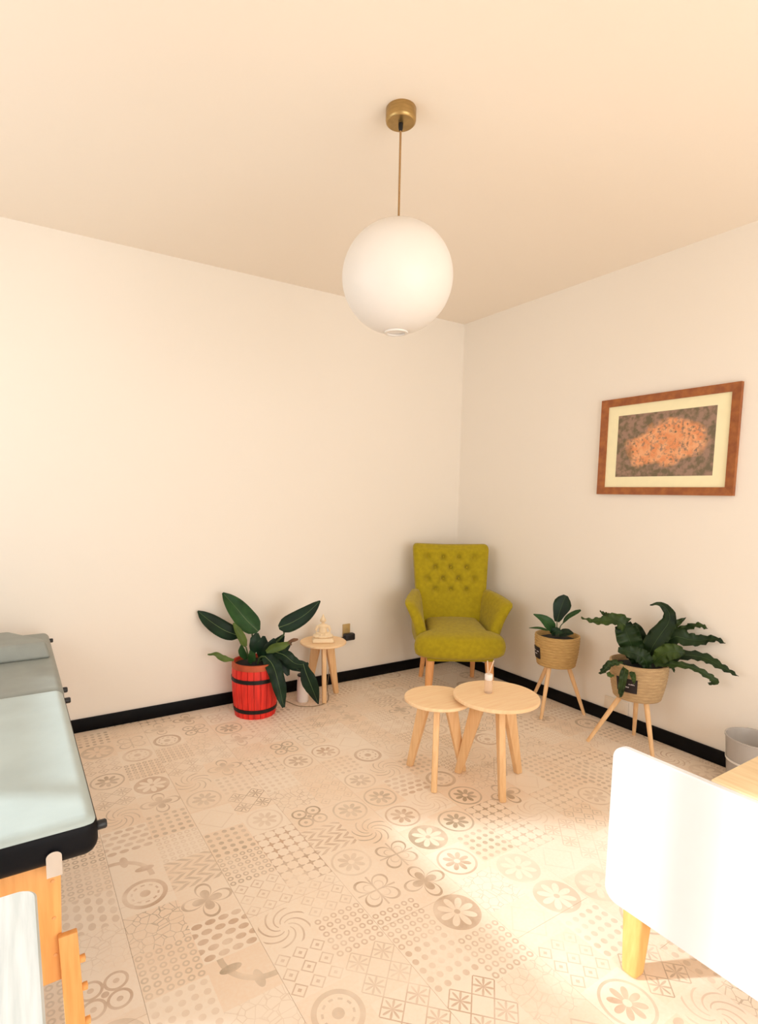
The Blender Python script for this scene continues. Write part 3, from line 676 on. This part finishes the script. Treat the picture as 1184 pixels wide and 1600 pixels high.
# ------------------------------------------------------------------ basket planters on three legs
def planter(label, loc, rz, zb, hb, r0, r1, feet, bmat, tag_a, tag_w, tag_h, tag_z):
    root = thing('potted_fern', label, 'plant', loc, rz)
    prof = [(0.0001, zb), (r0-0.015, zb)]; nco = 11
    for k in range(nco):                                  # coiled rows
        t0 = k/nco
        for q in (0.08, 0.35, 0.65, 0.92):
            t = t0+q/nco; rr = r0+(r1-r0)*math.sin(t*PI/2)**0.9; prof.append((rr+0.0045*math.sin(q*PI)-0.0008, zb+hb*t))
    prof += [(r1+0.002, zb+hb+0.004), (r1-0.006, zb+hb+0.007), (r1-0.012, zb+hb), (r1-0.016, zb+hb*0.80), (0.0001, zb+hb*0.80)]
    bk = mk('basket', lathe(prof, 64), bmat, root, auto=1.2)
    mk('soil', lathe([(r1-0.018, zb+hb*0.80), (r1-0.018, zb+hb*0.86), (r1*0.6, zb+hb*0.93), (0.0001, zb+hb*0.95)], 28), 'soil', root)
    def patch(a0, a1, z0, z1, d, n=9):
        V, Fc = [], []
        for dd in (0, d):
            for zz in (z0, z1):
                t = (zz-zb)/hb; rr = r0+(r1-r0)*math.sin(max(0.0, min(1, t))*PI/2)**0.9+0.0040+dd
                for k in range(n):
                    a = a0+(a1-a0)*k/(n-1); V.append((rr*math.cos(a), rr*math.sin(a), zz))
        for k in range(n-1):
            Fc += [(k, k+1, n+k+1, n+k), (2*n+k, 3*n+k, 3*n+k+1, 2*n+k+1), (k, 2*n+k, 2*n+k+1, k+1), (n+k, n+k+1, 3*n+k+1, 3*n+k)]
        Fc += [(0, n, 3*n, 2*n), (n-1, 3*n-1, 4*n-1, 2*n-1)]
        return V, Fc
    aw = tag_w/r1
    tg = mk('label_tag', patch(tag_a-aw/2, tag_a+aw/2, tag_z, tag_z+tag_h, 0.0025), 'tag', bk, smooth=False)
    strokes = []
    rnd = random.Random(3)
    for row, (s0, s1) in ((0.62, (0.14, 0.46)), (0.60, (0.62, 0.90)), (0.36, (0.26, 0.62))):
        x = s0
        while x < s1-0.02:
            ww = rnd.uniform(0.025, 0.045); hh = rnd.uniform(0.035, 0.075)
            strokes.append(patch(tag_a-aw/2+aw*x, tag_a-aw/2+aw*(x+ww), tag_z+tag_h*row, tag_z+tag_h*(row+hh), 0.0031, 2)); x += ww+0.018
    mk('lettering', join(*strokes), 'print', tg, smooth=False)
    for fx, fy in feet:
        dn = Vector((fx, fy, 0)); k = dn.normalized()*r0*0.62
        mk('leg', tube([(fx, fy, 0), ((fx+k.x)/2, (fy+k.y)/2, zb*0.52), (k.x, k.y, zb+0.012)], [0.0105, 0.0135, 0.0155], 16), 'birchv', root)
    return root
def loc_feet(c, rz, pts):
    out = []
    for x, y in pts:
        v = Matrix.Rotation(-rz, 3, 'Z') @ Vector((x-c[0], y-c[1], 0)); out.append((v.x, v.y))
    return out
RB = -1.04
cb = (-0.215, -1.886)
fern = planter('wavy-leaved fern in woven basket planter nearest the bin', (cb[0], cb[1], 0), RB, 0.315, 0.213, 0.128, 0.160, loc_feet(cb, RB, [(-0.400, -1.700), (-0.275, -2.045), (-0.055, -1.790)]), 'basket2', math.radians(-112), 0.125, 0.085, 0.375)
def z8(X_, Y_, y=0.0): return ((X_-455)*0.00074, y, 0.528+(530-Y_)*0.00076)
def fl(path, width, m='fern', face=(0, -1, 0.35), wave=0.010, nw=4, fold=0.2, ph=0.0, rib=True):
    add_leaf(fern, path, [q*0.92 for q in width], m, face, fold, wave*1.7, nw+2, rib, ph, 'petiole', 0.0016)
fl([z8(440, 545), z8(405, 420, -0.04), z8(360, 310, -0.05), z8(320, 235, -0.03)], [0.05, 0.10, 0.135, 0.15, 0.13, 0.10], 'ferndark', (0.1, -1, 0.1), 0.008)
fl([z8(340, 240, -0.035), z8(270, 195, -0.05), z8(180, 215, -0.06), z8(90, 225, -0.06), z8(5, 208, -0.06)], [0.11, 0.095, 0.078, 0.062, 0.045, 0.022, 0.006], 'fern', (0.1, -1, 0.7), 0.008)
fl([z8(230, 190, -0.02), z8(180, 175, -0.01), z8(140, 152, 0.0)], [0.03, 0.04, 0.022, 0.006], 'fern', (0, -1, 0.5), 0.006, 2)
fl([z8(440, 530, 0.03), z8(470, 400, 0.03), z8(440, 290, 0.04), z8(400, 235, 0.05)], [0.03, 0.06, 0.07, 0.05, 0.02], 'ferndark', (0, -1, 0.2), 0.006, 2)
fl([z8(505, 545), z8(540, 400, -0.02), z8(590, 290, -0.02), z8(645, 190, 0.0), z8(645, 115, 0.01), z8(600, 65, 0.01), z8(560, 52, 0.01), z8(505, 68, 0.0)], [0.05, 0.10, 0.13, 0.125, 0.105, 0.085, 0.07, 0.055, 0.04, 0.026, 0.018, 0.006], 'ferndark', (-0.2, -1, 0.2), 0.007, 6)
fl([z8(640, 250, 0.03), z8(700, 200, 0.04), z8(765, 148, 0.05)], [0.06, 0.055, 0.035, 0.004], 'fern', (0, -1, 0.4), 0.005, 2)
fl([z8(600, 440, 0.03), z8(680, 300, 0.05), z8(760, 240, 0.06), z8(850, 190, 0.02), z8(910, 205, 0.0)], [0.05, 0.07, 0.055, 0.045, 0.035, 0.03, 0.010], 'fern', (0, -1, 0.6), 0.009, 5)
fl([z8(560, 480, 0.02), z8(680, 300, 0.0), z8(790, 305, 0.0), z8(880, 300, 0.01), z8(960, 270, -0.02), z8(1025, 290, -0.04)], [0.06, 0.105, 0.10, 0.085, 0.07, 0.048, 0.03, 0.010], 'ferndark', (0, -1, 0.6), 0.009, 5)
fl([z8(580, 500, -0.03), z8(740, 415, -0.06), z8(890, 405, -0.07), z8(1010, 450, -0.10), z8(1112, 492, -0.12)], [0.05, 0.075, 0.065, 0.060, 0.058, 0.045, 0.03, 0.006], 'ferndark', (0, -1, 0.75), 0.008, 6)
fl([z8(590, 505, -0.06), z8(700, 478, -0.09), z8(820, 480, -0.10), z8(920, 525, -0.10), z8(975, 565, -0.09), z8(935, 595, -0.08)], [0.03, 0.045, 0.04, 0.036, 0.040, 0.040, 0.034, 0.012], 'fern', (0, -1, 0.7), 0.007, 6)
fl([z8(560, 510, -0.05), z8(630, 410, -0.08), z8(700, 380, -0.09), z8(765, 385, -0.08)], [0.05, 0.10, 0.105, 0.085, 0.03], 'fern', (0, -1, 0.4), 0.006, 3)
fl([z8(340, 520, -0.11), z8(260, 520, -0.14), z8(215, 570, -0.16), z8(180, 610, -0.16)], [0.02, 0.04, 0.045, 0.035, 0.010], 'fern', (0, -1, 0.5), 0.009, 3)
fl([z8(240, 590, -0.155), z8(260, 610, -0.165), z8(290, 600, -0.17)], [0.02, 0.03, 0.02, 0.006], 'leaf3', (0, -1, 0.5), 0.004, 2, rib=False)
fl([z8(370, 525, -0.13), z8(355, 590, -0.185), z8(345, 700, -0.185), z8(345, 760, -0.178)], [0.03, 0.048, 0.045, 0.034, 0.012], 'fern', (0, -1, 0.2), 0.005, 3)
fl([z8(400, 540, -0.14), z8(425, 590, -0.18), z8(432, 640, -0.185)], [0.02, 0.034, 0.026, 0.006], 'fern', (0, -1, 0.2), 0.004, 2)
fl([z8(640, 525, -0.03), z8(690, 525, -0.03), z8(708, 562, -0.03)], [0.015, 0.022, 0.018, 0.006], 'fern', (0, -1, 0.6), 0.004, 2, rib=False)
fl([z8(520, 545, -0.06), z8(490, 470, -0.08), z8(420, 430, -0.10), z8(300, 420, -0.10)], [0.04, 0.09, 0.10, 0.08, 0.03], 'ferndark', (0, -1, 0.5), 0.007, 3)

RS = -0.80
cs = (-0.225, -1.298)
sp_ = planter('small young plant with one paddle leaf in woven basket planter near armchair', (cs[0], cs[1], 0), RS, 0.355, 0.205, 0.124, 0.146, loc_feet(cs, RS, [(-0.115, -1.020), (-0.375, -1.318), (-0.050, -1.420)]), 'basket', math.radians(-160), 0.085, 0.080, 0.405)
def zs7(X_, Y_, y=0.0): return ((X_-610)*0.000385, y, 0.560+(830-Y_)*0.00039)
def sl(path, width, m, face=(0, -1, 0.3), **k): add_leaf(sp_, path, width, m, face, ribm='petiole', **k)
sl([zs7(590, 590), zs7(620, 440), zs7(670, 270, 0.01), zs7(725, 125, 0.03)], [0.030, 0.058, 0.075, 0.098, 0.118, 0.116, 0.085, 0.03], 'leaf', (0.1, -1, 0.25), fold=0.14)
stem(sp_, [(-0.005, 0, 0.53), zs7(595, 680), zs7(592, 580)], 0.004, 0.003)
sl([zs7(700, 610, 0.01), zs7(770, 505, 0.01), zs7(880, 430, 0.02), zs7(990, 372, 0.03)], [0.008, 0.026, 0.032, 0.034, 0.030, 0.012], 'leaf2', (-0.2, -1, 0.6), fold=0.3)
stem(sp_, [(0.01, 0.0, 0.53), zs7(650, 690, 0.005), zs7(705, 605, 0.01)], 0.004, 0.003)
sl([zs7(540, 745, -0.02), zs7(450, 620, -0.04), zs7(330, 520, -0.05), zs7(175, 455, -0.05)], [0.03, 0.07, 0.078, 0.062, 0.036, 0.006], 'leaf2', (-0.1, -1, 0.6), fold=0.2)
sl([zs7(430, 725, -0.05), zs7(280, 690, -0.06), zs7(110, 700, -0.06)], [0.012, 0.020, 0.016, 0.004], 'leaf2', (0, -1, 0.8), fold=0.2)
sl([zs7(500, 800, -0.03), zs7(560, 730, -0.05), zs7(680, 740, -0.06)], [0.03, 0.06, 0.05, 0.01], 'leaf', (0, -1, 0.6), fold=0.2)
sl([zs7(640, 820, 0.0), zs7(760, 770, 0.0), zs7(880, 780, 0.0)], [0.03, 0.06, 0.05, 0.01], 'leaf', (0, -1, 0.8), fold=0.2)

# ------------------------------------------------------------------ framed print
fr = thing('framed_picture', 'framed abstract orange and brown print on the right wall', 'picture', (0, -1.819, 1.838))
y0, y1, z0, z1, fwid = -0.4215, 0.4215, -0.3075, 0.3075, 0.047
for a in (0, 1, 2, 3):
    c = [(y0, z0), (y1, z0), (y1, z1), (y0, z1)]; ci = [(y0+fwid, z0+fwid), (y1-fwid, z0+fwid), (y1-fwid, z1-fwid), (y0+fwid, z1-fwid)]
    b_ = (a+1) % 4; V = []
    for xx, ins in ((-0.001, 0), (-0.026, 0.0)):
        V += [(xx, *c[a]), (xx, *c[b_]), (xx if xx > -0.01 else xx+0.006, *ci[b_]), (xx if xx > -0.01 else xx+0.006, *ci[a])]
    mk('frame_moulding', (V, [(0, 1, 2, 3), (7, 6, 5, 4), (0, 4, 5, 1), (1, 5, 6, 2), (2, 6, 7, 3), (3, 7, 4, 0)]), 'framewood', fr, smooth=False)
mk('mount', join(box(-0.010, -0.004, y0+fwid-0.004, y1-fwid+0.004, z0+fwid-0.004, z1-fwid+0.004)), 'mount', fr, smooth=False)
mk('print', box(-0.0115, -0.010, -0.300, 0.300, -0.194, 0.197), 'art', fr, smooth=False)

# ------------------------------------------------------------------ pendant lamp
lm = thing('pendant_lamp', 'white globe pendant lamp on a brass ceiling rose', 'lamp', (-2.062, -1.896, 0))
mk('ceiling_rose', lathe([(0.0001, 2.918), (0.052, 2.918), (0.0565, 2.922), (0.058, 2.930), (0.058, 2.966), (0.056, 2.97), (0.0001, 2.97)], 48), 'brass', lm)
mk('cord_grip', lathe([(0.0001, 2.890), (0.006, 2.891), (0.0085, 2.900), (0.009, 2.918), (0.0001, 2.918)], 16), 'iron', lm)
mk('cord', tube([(0, 0, 2.895), (0.0, 0, 2.72), (0.0, 0, 2.555)], 0.0042, 10), 'cord', lm)
RG, ZG = 0.216, 2.352
prof = []
for k in range(41):
    a = -PI/2+0.20+(PI-0.20-0.06)*k/40; prof.append((RG*math.cos(a), ZG+RG*0.965*math.sin(a)))
gb = mk('globe', lathe_open([(0.0001, prof[0][1]+0.004), (prof[0][0]-0.004, prof[0][1]+0.004)]+prof+[(0.0001, ZG+RG*0.965)], 72), 'globe', lm, auto=1.5)
mk('bottom_ring', lathe_open([(0.036, ZG-RG*0.965-0.001), (0.046, ZG-RG*0.965-0.001), (0.047, ZG-RG*0.965+0.006), (0.036, ZG-RG*0.965+0.006), (0.036, ZG-RG*0.965-0.001)], 40), 'globe', gb)

# ------------------------------------------------------------------ massage table
mt = thing('massage_table', 'grey vinyl massage table with orange wooden legs at the left edge', 'massage table', (0, 0, 0))
XR, XW = -3.222, -3.90
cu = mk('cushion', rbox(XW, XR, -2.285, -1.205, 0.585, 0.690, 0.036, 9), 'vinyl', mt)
cu.data.materials.append(M['vinylshade'])
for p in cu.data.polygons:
    if p.center.z < 0.672: p.material_index = 1  # cushion sides get the painted shade tone
mk('cushion', rbox(XW, XR+0.004, -1.200, -0.130, 0.585, 0.686, 0.032, 5), 'vinyldim', mt, loc=(0, 0, 0))
hr = [(-3.87, -0.71), (-3.236, -0.71), (-3.246, -0.58), (-3.39, -0.33), (-3.74, -0.33)]
bm = bmesh.new(); lo = [bm.verts.new((x, y, 0.685)) for x, y in hr]; hi = [bm.verts.new((x+(0.02 if x < -3.6 else -0.02), y+(0.022 if y < -0.7 else -0.015), 0.765 if y < -0.7 else 0.758)) for x, y in hr]
bm.faces.new(lo[::-1]); bm.faces.new(hi)
for k in range(5): bm.faces.new((lo[k], lo[(k+1) % 5], hi[(k+1) % 5], hi[k]))
bmesh.ops.bevel(bm, geom=list(bm.edges), offset=0.016, segments=3, profile=0.5, affect='EDGES')
mk('headrest', from_bm(bm), 'vinyldim', mt)
for y in (-1.105, -1.245, -0.185, -2.245): mk('side_knob', xf(lathe([(0.0001, 0), (0.011, 0), (0.012, 0.004), (0.012, 0.020), (0.009, 0.024), (0.0001, 0.024)], 16), Matrix.Translation((XR-0.002, y, 0.645)) @ Matrix.Rotation(PI/2, 4, 'Y')), 'darkplastic', mt)
for ye, sgn in ((-2.245, -1), (-0.30, 1)):
    ep = mk('end_panel', bev(([(-3.80, ye, 0.255), (-3.315, ye, 0.255), (-3.315, ye+0.022, 0.255), (-3.80, ye+0.022, 0.255), (-3.80, ye, 0.586), (-3.308, ye, 0.586), (-3.308, ye+0.022, 0.586), (-3.80, ye+0.022, 0.586)], box(0, 1, 0, 1, 0, 1)[1]), 0.003, 2), 'beech', mt)
    for z in (0.53, 0.43, 0.33):
        mk('screw', xf(lathe([(0.0001, 0), (0.005, 0), (0.004, 0.002), (0.0001, 0.002)], 10), Matrix.Translation((-3.328, ye, z)) @ Matrix.Rotation(PI/2, 4, 'X')), 'chairleg', ep)
    for s, xc in ((1, -3.312), (-1, -3.798)):
        lg = mk('leg', join(bev(([(xc+s*0.028-0.024, ye-0.024, 0.0), (xc+s*0.028+0.022, ye-0.024, 0.0), (xc+s*0.028+0.022, ye-0.002, 0.0), (xc+s*0.028-0.024, ye-0.002, 0.0),
                                  (xc+s*0.012-0.022, ye-0.020, 0.385), (xc+s*0.012+0.022, ye-0.020, 0.385), (xc+s*0.012+0.022, ye-0.001, 0.385), (xc+s*0.012-0.022, ye-0.001, 0.385)], box(0, 1, 0, 1, 0, 1)[1]), 0.003, 2)), 'beech', mt)
        if s == 1:
            for z in (0.30, 0.22, 0.12):
                mk('adjuster_knob', xf(lathe([(0.0001, 0), (0.009, 0), (0.010, 0.004), (0.010, 0.012), (0.0001, 0.014)], 14), Matrix.Translation((xc+0.034+(0.385-z)*0.042, ye-0.010, z)) @ Matrix.Rotation(PI/2, 4, 'Y')), 'beech', lg)
    for xc in (-3.325, -3.785):
        v = []
        for k in range(13):
            a = PI*k/12; v.append((0.017*math.cos(a), 0.622+0.014*math.sin(a)))
        v = [(0.017, 0.572)]+v+[(-0.017, 0.572)]; n = len(v); V = [(xc+x, yy, z) for yy in (ye-0.004-0.040*(sgn < 0), ye-0.001-0.040*(sgn < 0)) for x, z in v]
        V = [(xc+x, ye-0.050, z) for x, z in v]+[(xc+x, ye-0.044, z) for x, z in v] if sgn < 0 else [(xc+x, ye+0.024, z) for x, z in v]+[(xc+x, ye+0.030, z) for x, z in v]
        mk('chrome_bracket', (V, [tuple(range(n)), tuple(range(2*n-1, n-1, -1))]+[(k, (k+1) % n, n+(k+1) % n, n+k) for k in range(n)]), 'chrome', mt, auto=0.5)
mk('side_rail', join(rbox(-3.335, -3.313, -2.22, -0.28, 0.50, 0.586, 0.003, 2)), 'beech', mt)
mk('side_rail', join(rbox(-3.797, -3.775, -2.22, -0.28, 0.50, 0.586, 0.003, 2)), 'beech', mt)

# ------------------------------------------------------------------ white-washed table in the near left corner
wt = thing('trolley_table', 'white-washed wood table top at the bottom left corner', 'table', (-3.62, -2.98, 0))
def rounded(x0, x1, y0, y1, r, z0, z1, n=8):
    pts = []
    for cx, cy, a in ((x1-r, y1-r, 0), (x0+r, y1-r, PI/2), (x0+r, y0+r, PI), (x1-r, y0+r, 1.5*PI)):
        for k in range(n+1): pts.append((cx+r*math.cos(a+PI/2*k/n), cy+r*math.sin(a+PI/2*k/n)))
    N_ = len(pts); V, Fc = [], []; e = 0.004
    for ins, z in ((e, z0), (0, z0+e), (0, z1-e), (e, z1)):
        cx, cy = (x0+x1)/2, (y0+y1)/2
        for x, y in pts: V.append((x-math.copysign(min(ins, abs(x-cx)), x-cx), y-math.copysign(min(ins, abs(y-cy)), y-cy), z))
    for k in range(3):
        for i in range(N_): j = (i+1) % N_; Fc.append((k*N_+i, k*N_+j, (k+1)*N_+j, (k+1)*N_+i))
    Fc += [tuple(range(N_-1, -1, -1)), tuple(3*N_+i for i in range(N_))]
    return V, Fc
mk('table_top', rounded(-0.25, 0.252, -0.30, 0.415, 0.030, 0.715, 0.740), 'whitewood', wt, auto=0.5)
for x in (-0.21, 0.20):
    for y in (-0.26, 0.36): mk('leg', rbox(x-0.018, x+0.018, y-0.018, y+0.018, 0, 0.716, 0.004, 2), 'whitewood', wt)
mk('shelf', rbox(-0.20, 0.19, -0.25, 0.35, 0.30, 0.318, 0.004, 2), 'whitewood', wt)

# ------------------------------------------------------------------ desk with white front panel
dk = thing('desk', 'desk with rounded white front panel, oak top and tapered oak legs', 'desk', (-1.75, -2.73, 0))
def panel_yz(y0, y1, z0, z1, r, x0, x1, n=8):
    v, f = rounded(y0, y1, z0, z1, r, x0, x1, n); return [(p[2], p[0], p[1]) for p in v], f
mk('front_panel', panel_yz(-1.72, 0.0, 0.185, 0.718, 0.045, -0.004, 0.022), 'white', dk, auto=0.5)
mk('desk_top', rbox(0.022, 0.70, -1.66, -0.287, 0.697, 0.722, 0.004, 2), 'oak', dk)
mk('lower_rail', rbox(0.022, 0.060, -1.65, -0.05, 0.185, 0.245, 0.004, 2), 'oakleg', dk)
for y in (-0.098, -1.60):
    V = []
    for cx, cy, hx, hy, z in ((-0.005, y-0.018, 0.026, 0.026, 0.0), (0.036, y, 0.036, 0.036, 0.20)):
        for sa, sb in ((-1, -1), (1, -1), (1, 1), (-1, 1)): V.append((cx+hx*sa, cy+hy*sb, z))
    mk('leg', bev((V, box(0, 1, 0, 1, 0, 1)[1]), 0.014, 4), 'oakleg', dk)
for y in (-0.36, -1.60): mk('leg', tube([(0.66, y, 0), (0.63, y, 0.35), (0.60, y, 0.70)], [0.018, 0.024, 0.028], 16), 'oakleg', dk)

# ------------------------------------------------------------------ waste bin
bn = thing('waste_bin', 'smoky translucent waste bin with pale liner by the right wall', 'bin', (-0.185, -2.515, 0))
mk('bucket', lathe_open([(0.0001, 0.0), (0.104, 0.0), (0.107, 0.004), (0.130, 0.285), (0.134, 0.287), (0.134, 0.294), (0.128, 0.294), (0.126, 0.287), (0.103, 0.008), (0.0001, 0.008)], 56), 'binplastic', bn, auto=0.9)
mk('liner', lathe_open([(0.0001, 0.030), (0.095, 0.012), (0.112, 0.15), (0.1145, 0.155), (0.112, 0.16), (0.100, 0.03), (0.0001, 0.034)], 48), 'bag', bn)
mk('band', lathe_open([(0.1215, 0.165), (0.1235, 0.166), (0.1245, 0.176), (0.1225, 0.177), (0.1215, 0.165)], 56), 'bag', bn)
